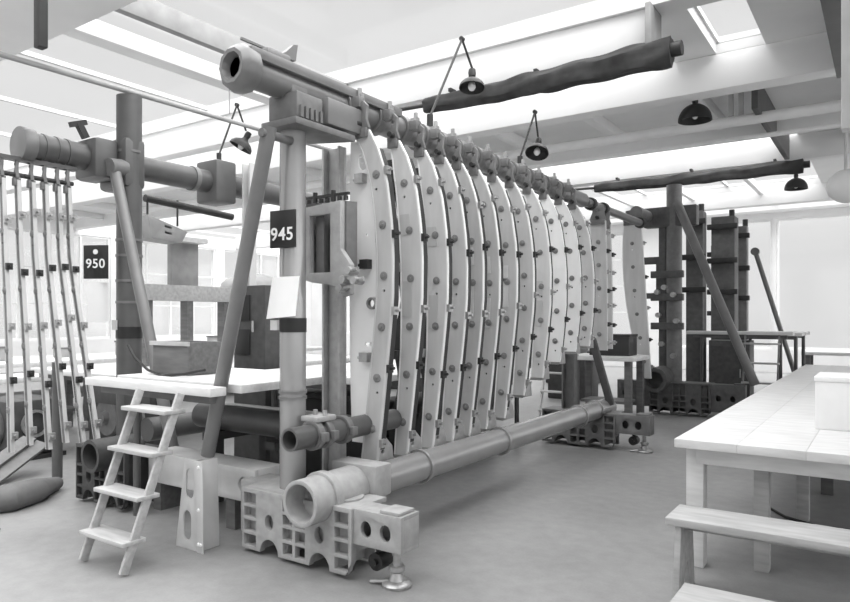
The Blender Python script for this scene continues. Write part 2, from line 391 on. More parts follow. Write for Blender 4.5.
b = B(); box(b, -3.51, -3.43, 3.715, 3.78, 1.97, 2.43); rod(b, (-3.36, 3.75, 1.97), (-3.36, 3.75, 2.43), .03, 14); obj('slide_bar', b, 'cast_mid', J, bevel=.004)
for (x, z, L) in ((-3.14, 1.92, .09), (-3.17, 1.86, .08), (-3.09, 1.98, .06), (-3.04, 1.91, .07)):
    b = rod(B(), (x, 3.58, z), (x, 3.68, z), .028, 12); rod(b, (x, 3.62, z), (x + L, 3.62, z + .01), .016, 10); obj('locating_pin', b, 'bolt', J)
for i in range(7):
    x = -3.58 + i * .06; b = rod(B(), (x, 3.72, 2.5), (x, 3.72, 2.53 + .05 * (i % 3 == 1)), .018, 10); bar(b, (x - .03, 3.72, 2.545), (x + .03, 3.72, 2.545), .02, .02); obj('clamp_screw', b, 'dark', J)
# stub pipe crossing before the post, with double clamp
SX, SZ = -3.26, .845
b = hose(B(), (SX, 3.2, SZ), (SX, 4.35, SZ), .078, .062, .2); obj('stub_pipe', b, 'tube_dark', J)
for yy in (3.42, 3.52, 3.72): clamp_ring(J, (SX, yy, SZ), (0, 1, 0), .08, .05, 'cast_mid', 'pipe_clamp')
b = B(); box(b, SX - .1, SX + .06, 3.4, 3.6, SZ + .09, SZ + .13); box(b, SX - .19, SX - .08, 3.46, 3.72, SZ - .07, SZ + .07); obj('clamp_cap', b, 'cast', J, bevel=.012)
for q in (-.05, .04): b = rod(B(), (SX + q, 3.5, SZ + .13), (SX + q, 3.5, SZ + .165), .016, 8); obj('clamp_bolt', b, 'bolt', J)
# inclined tubular strut from the head to the floor stand
b = rod(B(), (-3.42, 3.175, 2.93), (-4.06, 3.175, .66), .05, 20); st = obj('inclined_strut', b, 'tube_mid', J)
b = rod(B(), (-3.43, 3.11, 2.88), (-3.43, 3.38, 2.88), .03, 12); obj('strut_pin', b, 'cast_mid', st)
# rear frame
b = B(); box(b, -3.56, -3.38, 8.5, 8.53, .46, 3.15); box(b, -3.56, -3.54, 8.43, 8.5, .46, 3.15); box(b, -3.4, -3.38, 8.43, 8.5, .46, 3.15); obj('rear_column', b, 'cast_mid', J)
b = bar(B(), (-3.22, 8.62, 1.40), (-2.96, 8.62, .52), .09, .07, (0, 1, 0)); obj('rear_brace', b, 'cast_dark', J, bevel=.005)
b = B(); box(b, -3.75, -3.3, 8.34, 8.42, 2.3, 2.7); obj('rear_head', b, 'cast_mid', J, bevel=.01)

# ------------------------------------------------------------------ formers
OC = [(3.12, -3.27), (3.0, -3.19), (2.88, -3.13), (2.67, -3.066), (2.4, -3.025), (2.15, -3.006), (1.78, -3.01), (1.49, -3.04), (1.1, -3.085), (.82, -3.12), (.4, -3.175)]
def oc(z):
    for (z0, x0), (z1, x1) in zip(OC, OC[1:]):
        if z <= z0 and z >= z1: return x0 + (x1 - x0) * (z0 - z) / (z0 - z1)
    return OC[0][1] if z > OC[0][0] else OC[-1][1]
def former(name, Y, zb, zt, label, group, fx, wf, mats, hang=True, foot=True, npad=6, nclip=5, small=False, fd=.022):
    """curved former in a plane of constant y: fx(z) outer edge, wf(z) width"""
    n = 18; zs = [zt + (zb - zt) * i / n for i in range(n + 1)]
    t = T(name, label, 'fuselage former', (fx(zb), Y, zb), group)
    outer = [(fx(z), z) for z in zs]; inner = [(fx(z) - wf(z), z) for z in zs]
    holes = []
    for i in range(npad):
        z = zt + (zb - zt) * (i + .9) / (npad + .6); holes.append((fx(z) - wf(z) * .52, z))
    hl = [circ(x, z - .11, .011, 8) for x, z in holes[::2]]
    obj('web', plate(B(), outer + inner[::-1], hl, XZ(Y), .012), mats[0], t)
    for nm, line, sgn in (('outer_flange', outer, 1), ('inner_flange', inner, -1)):
        b = B(); rows = []
        for k, (x, z) in enumerate(line):
            a = line[max(k - 1, 0)]; c = line[min(k + 1, n)]
            nx, nz = (a[1] - c[1]), -(a[0] - c[0]); L = math.hypot(nx, nz); nx, nz = nx / L * sgn, nz / L * sgn
            rows.append([b.verts.new((x + nx * q, yy, z + nz * q)) for q, yy in ((.0, Y - .003), (.012, Y - .003), (.012, Y + fd), (.0, Y + fd))])
        for r, s in zip(rows, rows[1:]):
            for k in range(4): b.faces.new((r[k], r[(k + 1) % 4], s[(k + 1) % 4], s[k]))
        b.faces.new(rows[0]); b.faces.new(rows[-1][::-1])
        obj(nm, b, mats[1], t)
    for x, z in holes:
        b = lathe(B(), (x, Y, z), (0, -1, 0), [(0, .032), (.008, .032), (.011, .025), (.011, .012), (.018, .010)], 14); obj('locating_pad', b, 'pad', t)
    for i in range(nclip):
        z = zt + (zb - zt) * (i + .55 + .25 * random.random()) / nclip; x = fx(z)
        b = B(); box(b, x + .013, x + .04, Y - .005, Y + .05, z - .03, z + .03)
        rod(b, (x + .01, Y + .02, z), (x + .07, Y + .02, z + .005), .012, 8)
        obj('stringer_clip', b, 'dark' if i % 2 else 'bolt', t)
    if hang:
        x = fx(zt) ; w = wf(zt)
        b = B(); plate(b, [(x - w - .02, zt + .02), (x + .015, zt + .02), (x - .01, zt + .09), (x + .0, zt + .19), (x - .04, zt + .23), (x - w + .03, zt + .2), (x - w + .02, zt + .12)], [circ(x - w * .5, zt + .15, .016, 10)], XZ(Y - .012), .03)
        box(b, x - w - .005, x, Y - .025, Y + .035, zt - .05, zt + .02)
        obj('hanger', b, 'cast_mid', t, bevel=.004)
        b = rod(B(), (x - w * .5, Y - .06, zt + .05), (x - w * .5, Y + .06, zt + .05), .022, 10); obj('hanger_pin', b, 'dark', t)
    if foot:
        x = fx(zb); w = wf(zb)
        b = B(); plate(b, [(x + .005, zb + .1), (x - w, zb + .1), (x - w - .03, zb - .03), (x - .02, zb - .03), (x + .02, zb)], [circ(x - w * .5, zb + .04, .014, 10)], XZ(Y + .014), .03)
        b2 = obj('foot_bracket', b, 'cast', t, bevel=.004)
        b = B(); plate(b, [(Y + .046, zb + .2), (Y + .046, zb - .03), (Y + .27, zb - .03), (Y + .25, zb + .1), (Y + .14, zb + .2)], [circ(Y + .13, zb + .07, .018, 10)], YZ(x - w * .4), .02); obj('gusset', b, 'cast', t, bevel=.003)
    return t
ords = ['first', 'second', 'third', 'fourth', 'fifth', 'sixth', 'seventh', 'eighth', 'ninth', 'tenth', 'eleventh', 'twelfth', 'thirteenth']
ys = [3.98, 4.36, 4.73, 5.04, 5.33, 5.64, 6.0, 6.38, 6.8, 7.22, 7.66, 8.1]
zbs = [.56, .56, .56, .57, .58, .60, .66, .85, 1.0, 1.15, 1.25, 1.3]
tones = [('alu_c', 'alu'), ('alu', 'alu_b'), ('alu', 'alu_b'), ('alu', 'alu_b'), ('alu_c', 'alu_b'), ('alu_c', 'alu_b'), ('alu_c', 'alu_b'), ('alu_c', 'alu_b'), ('alu', 'alu_b'), ('alu_b', 'alu_b'), ('alu_b', 'alu_b'), ('alu', 'alu_b')]
GF = 'curved formers hung in the main jig'
WC = [(3.1, .075), (2.98, .105), (2.85, .15), (2.6, .18), (2.2, .19), (1.8, .18), (1.4, .145), (1.0, .125), (.5, .10)]
def wid(z):
    for (z0, x0), (z1, x1) in zip(WC, WC[1:]):
        if z0 >= z >= z1: return x0 + (x1 - x0) * (z0 - z) / (z0 - z1)
    return WC[0][1] if z > 3 else WC[-1][1]
for k, Y in enumerate(ys):
    lab = 'wide bright crescent former nearest the front post, first of the row' if k == 0 else ords[k] + ' curved bright former from the front of the jig marked 945'
    zt = 3.06
    wf = (lambda z: .13) if k == 0 else wid
    t = former('fuselage_former', Y, zbs[k], zt, lab, GF, oc, wf, tones[k], npad=6 if k < 8 else 5)
    if k in (1, 2, 4, 5, 6, 8):
        for zc, hh in ((1.9 - .1 * (k % 3), .14), (2.45 - .06 * k, .08)):
            za, zb_ = zc + hh, zc - hh
            obj('splice_plate', plate(B(), [(oc(za) - wid(za) + .012, za), (oc(za) - wid(za) * .45, za), (oc(zb_) - wid(zb_) * .45, zb_), (oc(zb_) - wid(zb_) + .012, zb_)], [], XZ(Y - .006), .005), 'alu_c' if k not in (4, 5, 6) else 'alu', t)
    if k == 0:      # broad white web inside the crescent
        zs = [3.0 - i * (2.3 / 14) for i in range(15)]
        inn = [(aY(347 + 0.012 * abs(i - 6) ** 2.6, 150, Y).x, z) for i, z in enumerate(zs)]
        out = [(oc(z) - .10, z) for z in zs]
        hl = [slot(-3.3, 2.84, .09, .13), circ(-3.2, 1.76, .035), circ(-3.26, 1.45, .02, 10), circ(-3.21, 1.45, .02, 10), circ(-3.26, 2.28, .012, 8), circ(-3.24, .98, .012, 8), circ(-3.22, 1.2, .012, 8)]
        obj('broad_web', plate(B(), out + inn[::-1], hl, XZ(Y + .03), .012), 'alu_b', t)
        obj('hole_lip', ring(B(), (-3.2, Y + .0, 1.76), (0, 1, 0), .045, .03, .03), 'pad', t)
# ring clamps on the upper tube that carry the hangers
for Y in ys:
    b = ring(B(), (PX, Y - .05, PZ), (0, 1, 0), .125, .1, .09, 20); box(b, PX + .1, PX + .2, Y - .04, Y + .03, PZ - .03, PZ + .05)
    c = obj('ring_clamp', b, 'tube_mid', J, bevel=.003)
    b = rod(B(), (PX + .13, Y + .05, PZ + .02), (PX + .13, Y + .05, PZ + .14), .018, 8); box(b, PX + .06, PX + .15, Y + .04, Y + .08, PZ + .06, PZ + .1); obj('clamp_bolt', b, 'bolt', c)
# dark strips added behind each former to darken the gaps between them
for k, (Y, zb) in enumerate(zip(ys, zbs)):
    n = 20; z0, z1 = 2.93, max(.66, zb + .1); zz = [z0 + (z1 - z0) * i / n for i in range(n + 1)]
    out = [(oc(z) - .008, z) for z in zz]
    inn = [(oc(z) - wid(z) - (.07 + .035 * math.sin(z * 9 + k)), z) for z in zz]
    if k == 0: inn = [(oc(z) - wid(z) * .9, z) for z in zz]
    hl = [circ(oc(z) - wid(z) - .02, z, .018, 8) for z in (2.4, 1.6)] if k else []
    t_ = obj('gap_dark_strip', plate(B(), out + inn[::-1], hl, XZ(Y + .03), .075), 'dark', J)
    for q, z in enumerate((2.7, 2.05, 1.35)):
        if z > z1 + .1:
            x = oc(z) - wid(z) - .05; b = B(); box(b, x - .045, x + .03, Y - .03, Y + .029, z - .03, z + .04); rod(b, (x - .075, Y, z), (x - .045, Y, z), .012, 8); obj('strip_clamp', b, 'dark' if (q + k) % 2 else 'bolt', t_)
# lower feet on the tube
for Y, zb in zip(ys, zbs):
    if zb < .8:
        b = B(); box(b, TX - .25, TX - .09, Y - .06, Y + .28, .50, .526); box(b, TX - .24, TX - .10, Y - .04, Y + .2, .40, .50); obj('tube_lug', b, 'cast', J, bevel=.006)

# ------------------------------------------------------------------ number plates and papers
def text_mesh(s, size):
    cu = bpy.data.curves.new('t', 'FONT'); cu.body = s; cu.size = size; cu.extrude = .002; cu.offset = size * .012; cu.align_x = 'CENTER'; cu.align_y = 'CENTER'; cu.space_character = 1.08
    o = bpy.data.objects.new('t', cu); COL.objects.link(o); dg = bpy.context.evaluated_depsgraph_get(); dg.update()
    me = bpy.data.meshes.new_from_object(o.evaluated_get(dg)); bpy.data.objects.remove(o); return me
def number_plate(c, w, h, s, size, label, dz=0.0, rot=0.0, dot=False):
    t = T('number_plate', label, 'number plate', c, 'jig number plates'); c = Vector(c)
    p = obj('panel', box(B(), c.x - w / 2, c.x + w / 2, c.y - .008, c.y + .008, c.z - h / 2, c.z + h / 2), 'black', t, bevel=.003)
    me = text_mesh(s, size); me.transform(Matrix.Translation((0, -.012, dz)) @ Matrix.Rotation(PI / 2, 4, 'X'))
    me.materials.clear(); me.materials.append(M['white'])
    o = bpy.data.objects.new('digits', me); COL.objects.link(o); o.parent = t
    if dot: obj('white_spot', rod(B(), (c.x, c.y - .008, c.z + h * .3), (c.x, c.y - .012, c.z + h * .3), .026, 16), 'white', t)
    t.rotation_euler = (0, 0, rot); return t
number_plate(aY(283, 229, 3.34), .22, .26, '945', .125, 'black number plate 945 hanging on the main front post', dz=-.04, rot=.12)
number_plate(aX(96, 262, -6.62), .26, .34, '950', .13, 'black number plate 950 beside the left post', dz=-.02, rot=.5, dot=True)
p = aY(283, 297, 3.3)
b = B(); plate(b, [(p.x - .18, p.z - .15), (p.x + .1, p.z - .13), (p.x + .14, p.z + .14), (p.x - .12, p.z + .14)], [], XZ(3.315), .004)
tag(obj('paper_sheet', b, 'paper'), 'white paper sheet pinned to the main front post below the number plate', 'paper')
p = aX(97, 302, -6.6)
tag(obj('paper_sheet', box(B(), p.x - .006, p.x, p.y - .1, p.y + .12, p.z - .2, p.z + .2), 'paper'), 'white paper sheet hanging below the black plate 950', 'paper')

# ------------------------------------------------------------------ floor stand (white pressed bracket)
t = T('floor_stand', 'white pressed metal floor stand with two oval slots at the strut foot', 'stand', (-4.03, 3.1, 0))
def sx(z): return -4.32 + .16 * z
b = B(); plate(b, [(-4.27, 0.0), (-4.03, 0.0), (-4.02, .64), (-4.17, .64)], [slot(-4.14, .17, .085, .21), slot(-4.11, .47, .085, .21)], XZ(3.06), .012); obj('slotted_side', b, 'pale', t, bevel=.002)
b = B(); plate(b, [(3.06, 0), (3.24, 0), (3.22, .64), (3.06, .64)], [], YZ(-4.02), .012)
plate(b, [(-3.95, 0), (-3.96, .64), (-4.02, .64), (-4.02, .0)], [], XZ(3.05), .008); obj('plain_side', b, 'pale', t, bevel=.002)
b = B(); box(b, -4.17, -4.03, 3.08, 3.21, .6, .612); obj('top_plate', b, 'cast', t)
for x, z in ((-4.0, .6), (-4.0, .3), (-4.0, .06), (-3.975, .06)): obj('rivet', lathe(B(), (x, 3.05, z), (0, -1, 0), [(0, .014), (.008, .01)], 10), 'white', t)

# ------------------------------------------------------------------ step ladders
def ladder(name, label, x0, x1, yb, yt, zt, nst, m, ws=.15, group=None, ang=0):
    t = T(name, label, 'ladder', ((x0 + x1) / 2, yb, 0), group)
    for x in (x0, x1):
        obj('side_rail', bar(B(), (x, yb, 0.012), (x, yt, zt), .024, .06, (0, -1, .3)), m, t, bevel=.004)
    for i in range(nst):
        f = (i + .75) / (nst + .2); y = yb + (yt - yb) * f; z = zt * f
        obj('step', box(B(), x0 - .02, x1 + .02, y - ws / 2 - .02, y + ws / 2, z - .014, z + .014), 'wood_b', t, bevel=.004)
    return t
ladder('step_ladder', 'wooden four-step ladder leaning on the front platform edge', -4.50, -4.03, 2.50, 2.925, 1.13, 4, 'wood_b')
ladder('step_ladder', 'small pale ladder seen behind the rear end of the main jig', -4.5, -4.0, 9.75, 10.1, 1.2, 4, 'pale', .08)

# ------------------------------------------------------------------ work platforms
def platform(label, x0, x1, y0, y1, z, legs, cuts=(), m='wood', th=.045, name='work_platform'):
    t = T(name, label, 'platform', ((x0 + x1) / 2, (y0 + y1) / 2, 0), None)
    b = B(); y = y0; i = 0
    while y < y1 - .02:
        e = min(y + .235, y1)
        for c in cuts:
            if y < c[0] < e: e = c[0]
        box(b, x0 + .012 * (i % 2), x1 - .008 * (i % 3), y, e - .006, z - th, z); i += 1; y = e
        for c in cuts:
            if abs(y - c[0]) < 1e-3: y = c[1]
    obj('deck', b, m, t, bevel=.003)
    for (x, yy) in legs:
        obj('leg', rod(B(), (x, yy, 0), (x, yy, z - th), .03, 12), 'tube_dark', t)
    obj('cross_rail', bar(B(), (x0 + .1, y0 + .1, z - th - .03), (x1 - .1, y0 + .1, z - th - .03), .05, .06), 'wood_c', t)
    obj('cross_rail', bar(B(), (x0 + .1, y1 - .1, z - th - .03), (x1 - .1, y1 - .1, z - th - .03), .05, .06), 'wood_c', t)
    return t
platform('long pale plank platform in front reached by the step ladder', -5.32, -3.77, 2.97, 4.35, 1.175, [(-5.25, 4.228), (-3.85, 4.228), (-5.2, 3.35)], cuts=((3.11, 3.24),), th=.06)
platform('second pale plank platform lying behind the front platform', -5.3, -3.80, 4.6, 8.1, 1.12, [(-5.1, 4.8), (-3.95, 5.8), (-5.1, 7.8), (-3.95, 7.9)], th=.06)
platform('pale plank platform at the left beyond the post marked 950', -9.2, -7.2, 4.4, 9.0, 1.0, [(-9, 4.6), (-7.4, 4.6), (-9, 8.8), (-7.4, 8.8)], th=.06)

# ------------------------------------------------------------------ left jig, marked 950
LX = -6.68
K = T('assembly_jig', 'dark grey tubular jig marked 950 at the left edge with thin curved formers', 'jig', (LX, 4.0, 0))
b = rod(B(), (LX, 3.14, 3.27), (LX, 7.6, 3.27), .13, 30); obj('upper_tube', b, 'tube_dark', K)
obj('tube_flange', ring(B(), (LX, 3.09, 3.27), (0, 1, 0), .165, .0, .12), 'tube_mid', K, bevel=.01)
obj('tube_flange', ring(B(), (LX, 4.98, 3.27), (0, 1, 0), .142, .12, .06), 'tube_mid', K)
b = rod(B(), (-6.50, 4.1, .3), (-6.50, 4.1, 3.94), .125, 28); pk = obj('front_post', b, 'tube_dark', K)
for z in (1.8, 2.02, 2.28, 2.44, 3.35): obj('post_band', ring(B(), (-6.50, 4.1, z), (0, 0, 1), .133, .12, .025), 'tube_mid', pk)
obj('post_band', ring(B(), (-6.50, 4.1, 1.44), (0, 0, 1), .13, .12, .12), 'black', pk)
q = aY(114, 325, 3.95); obj('maker_plate', box(B(), q.x - .05, q.x + .03, 3.955, 3.97, q.z - .05, q.z + .05), 'pale', pk)
b = B(); box(b, LX - .2, LX + .2, 3.72, 3.98, 3.05, 3.46); box(b, LX - .2, LX + .3, 3.98, 4.22, 2.98, 3.5); obj('tube_clamp', b, 'tube_dark', K, bevel=.05)
b = B(); bar(b, (LX, 3.74, 3.46), (LX, 3.66, 3.6), .06, .06); bar(b, (LX, 3.58, 3.56), (LX, 3.74, 3.62), .05, .05); obj('clamp_lever', b, 'dark', K)
b = B(); box(b, LX - .19, LX + .19, 5.2, 5.5, 3.02, 3.52); obj('tube_clamp', b, 'tube_dark', K, bevel=.03)
b = rod(B(), (-6.44, 3.9, 3.16), (-5.43, 3.9, .28), .055, 18); obj('inclined_strut', b, 'tube_mid', K)
b = rod(B(), (-6.44, 3.84, 3.16), (-6.46, 4.02, 3.18), .09, 18); obj('strut_eye', b, 'cast_mid', K)
b = B(); box(b, -6.42, -6.28, 5.60, 5.62, .1, 3.5); box(b, -6.42, -6.40, 5.52, 5.6, .1, 3.5); box(b, -6.30, -6.28, 5.52, 5.6, .1, 3.5); obj('rear_column', b, 'pale', K)
b = rod(B(), (-6.5, 2.0, 3.98), (-6.5, 7.4, 4.02), .026, 10); obj('overhead_rail', b, 'grey', K)
base_casting(K, -6.06, -5.30, 3.3, .52, 'cast_dark')
b = hose(B(), (-5.62, 3.18, .47), (-5.62, 3.62, .47), .14, .11, .2); obj('tube_mouth', b, 'cast_dark', K)
b = rod(B(), (-6.2, 4.1, .52), (-6.2, 7.6, .52), .12, 24); obj('lower_tube', b, 'tube_dark', K)
b = rod(B(), (-7.0, 3.62, .02), (-7.0, 3.62, 1.2), .05, 14); obj('side_leg', b, 'tube_dark', K)
b = B(); box(b, -7.0, -6.0, 4.0, 4.14, .75, 1.0); obj('cross_box', b, 'cast_dark', K, bevel=.01)
def lfx(z, sw=.2): return -6.63 + .06 * math.sin((z - .4) / 2.6 * PI) + sw * max(0, (2.3 - z) / 1.8) ** 1.2
lys = [2.93, 3.06, 3.19, 3.31, 3.43, 3.53]
for k, Y in enumerate(lys):
    former('slim_former', Y, .45 + .05 * (k % 2), 2.92, ords[k] + ' slim curved former from the left in the jig marked 950', 'slim formers in the left jig', (lambda z, k=k: lfx(z, .16 + .07 * k)), lambda z: .045, ('cast_mid', 'alu_c'), foot=False, npad=4, nclip=5, fd=.03)  # dark web, lighter flange: shaded and lit faces put into the colours
b = B(); box(b, -6.70, -6.62, 2.88, 3.62, 3.10, 3.138); obj('hanger_rail', b, 'tube_dark', K)
for Y in lys[2:]:
    b = B(); box(b, -6.69, -6.63, Y - .03, Y + .03, 3.1, 3.15); ring(b, (LX, Y - .015, 3.27), (0, 1, 0), .138, .128, .03, 18); obj('ring_clamp', b, 'tube_dark', K)

# ------------------------------------------------------------------ clutter under and on the platforms
t = T('wooden_box', 'grey plank box standing on the front platform under the strut', 'box', (-4.95, 3.62, 1.175))
b = B(); box(b, -5.2, -4.72, 3.5, 3.53, 1.18, 1.45); box(b, -5.2, -4.72, 3.8, 3.83, 1.18, 1.45); box(b, -5.2, -5.17, 3.53, 3.8, 1.18, 1.45); box(b, -4.75, -4.72, 3.53, 3.8, 1.18, 1.45); box(b, -5.17, -4.75, 3.53, 3.8, 1.18, 1.2); obj('case', b, 'wood_c', t, bevel=.003)
for zz in (1.45,): obj('rim', box(B(), -5.22, -4.70, 3.48, 3.5, zz - .03, zz + .005), 'wood_b', t)
b = path(B(), [aY(128, 345, 3.46), aY(135, 358, 3.46), aY(148, 370, 3.44), aY(162, 376, 3.40), aY(185, 374, 3.40), aY(205, 370, 3.45)], .012); tag(obj('cable', b, 'black'), 'black cable looping over the front platform beside the grey plank box', 'cable')
t = T('switch_cabinet', 'tall dark switch cabinet behind the two inclined struts', 'cabinet', (-5.7, 5.2, 0))
b = B(); box(b, -5.95, -5.45, 5.0, 5.4, 0.05, 2.0); box(b, -5.9, -5.5, 5.05, 5.35, 0, .05); obj('case', b, 'cast_dark', t, bevel=.01)
for z in (1.62, 1.25): obj('door_panel', box(B(), -5.9, -5.68, 4.985, 5.0, z, z + .28), 'black', t, bevel=.004)
obj('handle', rod(B(), (-5.6, 4.96, 1.5), (-5.6, 4.96, 1.62), .012, 8), 'bolt', t)
# X-wise pipes and box beams lying under the platforms
def pipe_x(label, x0, x1, y, z, r, m): tag(obj('steel_pipe', hose(B(), (x1, y, z), (x0, y, z), r, r * .8, .3), m), label, 'pipe')
t = T('pipe_trestle', 'low trestle under the front platform carrying grey pipes', 'trestle', (-4.6, 4.3, 0))
for x in (-5.0, -4.2):
    obj('leg', box(B(), x - .05, x + .05, 3.95, 4.05, 0, .56), 'cast_dark', t); obj('leg', box(B(), x - .05, x + .05, 4.55, 4.65, 0, .56), 'cast_dark', t)
    obj('bearer', box(B(), x - .06, x + .06, 3.9, 4.75, .56, .63), 'cast_dark', t)
pipe_x('thick grey steel pipe lying on the low trestle nearest the ladder', -5.3, -3.75, 4.08, .75, .115, 'tube_dark')
pipe_x('second grey steel pipe lying behind the thick pipe on the trestle', -5.3, -3.75, 4.36, .735, .1, 'tube_mid')
t = T('box_beam', 'pale steel box beam lying under the platform with a round end hole', 'beam', (-4.6, 3.7, 0))
b = B(); box(b, -5.3, -3.95, 3.562, 3.8, .24, .50); plate(b, rect(-5.3, -3.95, .24, .5), [circ(-4.08, .37, .06, 16)], XZ(3.52), .04); obj('beam_body', b, 'pale', t, bevel=.01)
for x in (-5.2, -4.25): obj('skid', box(B(), x - .05, x + .05, 3.54, 3.8, 0, .24), 'wood_c', t)
t = T('filler_chest', 'dark filler chest added on the floor deep under the front platform', 'chest', (-4.9, 5.2, 0))  # dark chest added to deepen the darkness under the platform
obj('case', box(B(), -5.3, -4.3, 5.0, 5.5, 0.02, .85), 'dark', t, bevel=.01); obj('lid', box(B(), -5.32, -4.28, 4.98, 5.52, .85, .9), 'cast_dark', t, bevel=.01)
for x in (-5.1, -4.5): obj('handle', bar(B(), (x - .06, 4.97, .5), (x + .06, 4.97, .5), .015, .02), 'bolt', t)
t = T('machine_block', 'dark cast machine block below the second plank platform', 'machine', (-4.4, 6.8, 0))
obj('body', box(B(), -5.0, -4.0, 6.2, 7.4, 0, .7), 'cast_dark', t, bevel=.03); obj('spindle', rod(B(), (-4.4, 6.8, .7), (-4.4, 6.8, .95), .12, 16), 'dark', t); obj('slide', box(B(), -4.9, -4.1, 6.1, 6.2, .3, .6), 'dark', t, bevel=.02)
# dark roll shape and board at the lower left
p = [aZ(-60, 505, .09), aZ(-20, 503, .1), aZ(10, 498, .11), aZ(35, 491, .10), aZ(57, 483, .06)]
b = path(B(), p, [.09, .11, .12, .11, .06], 14)
tag(obj('dark_roll', b, 'roll_grey'), 'dark rounded roll lying on the floor at the far left', 'canvas roll')
t = T('leaning_board', 'grey board leaning up towards the left jig above the dark roll', 'board', aZ(-25, 512, 0))
q0 = aZ(-25, 486, .03); q1 = aY(36, 441, q0.y + .75)
obj('panel', bar(B(), q0, q1, .3, .03, (.6, -.6, .6)), 'cast_mid', t); obj('batten', bar(B(), q0 + Vector((.02, -.03, .03)), q1 + Vector((.02, -.03, .03)), .05, .03, (.6, -.6, .6)), 'cast_mid', t)
b = path(B(), [(-5.6, 2.0, .012), (-5.55, 2.3, .012), (-5.7, 2.5, .012), (-5.95, 2.52, .012), (-6.1, 2.1, .012)], .011)
tag(obj('floor_cable', b, 'black'), 'black cable on the floor beside the dark roll', 'cable')
for k, (x, y, w, d, h, lab) in enumerate(((-7.9, 5.0, .9, .6, .82, 'dark gear housing low behind the post marked 950'), (-8.6, 4.0, .7, .6, .7, 'dark gear housing left of the post marked 950, behind the slim formers'), (-5.6, 6.2, .7, .6, .95, 'dark gear housing in the shadow between the two jigs'))):
    t = T('gear_housing', lab, 'machine', (x, y, 0), 'dark gear housings')
    obj('casing', box(B(), x - w / 2, x + w / 2, y - d / 2, y + d / 2, 0.05, h), 'cast_dark', t, bevel=.04); obj('base', box(B(), x - w / 2 - .05, x + w / 2 + .05, y - d / 2 - .05, y + d / 2 + .05, 0, .05), 'dark', t)
    obj('flywheel', lathe(B(), (x + w * .1, y - d / 2, h * .55), (0, -1, 0), [(0, .22), (.05, .24), (.08, .22), (.082, .08), (.14, .06)], 24), 'cast_mid', t); obj('handwheel', ring(B(), (x + w / 2 + .02, y, h * .6), (1, 0, 0), .16, .13, .03, 20), 'bolt', t)
# fairing and cradle in the left background
t = T('sheet_metal_fairing', 'grey tapered sheet metal fairing hanging beyond the left post', 'fairing', (-8.0, 5.9, 2.6))
b = B(); P = lambda x, y: aX(x, y, -7.9)
a = [P(148, 214), P(188, 232), P(182, 243), P(152, 238)]
hl = []
def fan(u, v, w): return (-7.9 - w, u, v)
plate(b, [(q.y, q.z) for q in a], [[(aX(x, y, -7.9).y, aX(x, y, -7.9).z) for x, y in h] for h in (((165, 225), (172, 227), (172, 229), (165, 227)), ((165, 231), (172, 233), (172, 235), (165, 233)))], fan, .35)
obj('shell', b, 'grey', t, bevel=.01)
for x in (152, 182):
    q = P(x, 222); obj('hook', rod(B(), (q.x - .1, q.y, q.z - .05), (q.x - .1, q.y, 3.25), .014, 8), 'dark', t)
b = rod(B(), aX(145, 198, -8.0), aX(232, 217, -8.0), .05, 12); tag(obj('overhead_pipe', b, 'dark'), 'black overhead pipe from which the sheet metal fairing hangs', 'pipe')
t = T('cradle', 'pale wooden cradle with a long beam behind the left jig', 'cradle', (-8.3, 6.0, 0))
q0, q1 = aX(135, 297, -8.3), aX(232, 297, -8.3)
obj('long_beam', bar(B(), (q0.x, q0.y, 2.0), (q1.x, q1.y, 2.0), .2, .22), 'wood_b', t, bevel=.01)
for f in (.1, .5, .9):
    y = q0.y + (q1.y - q0.y) * f; obj('leg', box(B(), -8.38, -8.22, y - .05, y + .05, 1.0, 1.89), 'wood_c', t)
y = q0.y + (q1.y - q0.y) * .45; obj('upright_panel', box(B(), -8.36, -8.26, y - .2, y + .25, 2.11, 2.72), 'grey', t, bevel=.01)
obj('cap_plank', bar(B(), (-8.3, q0.y - .1, 2.75), (-8.3, q1.y - .6, 2.75), .4, .07), 'wood', t)
t = T('dome_cover', 'grey rounded cover standing on the cradle beam behind the pale column', 'cover', (-8.3, 7.4, 2.11))
b = lathe(B(), (-8.3, 7.35, 2.112), (0, 0, 1), [(0, .5), (.08, .48), (.16, .38), (.22, .2), (.24, .02)], 24); obj('shell', b, 'grey', t); obj('knob', rod(B(), (-8.3, 7.35, 2.34), (-8.3, 7.35, 2.39), .04, 10), 'dark', t)
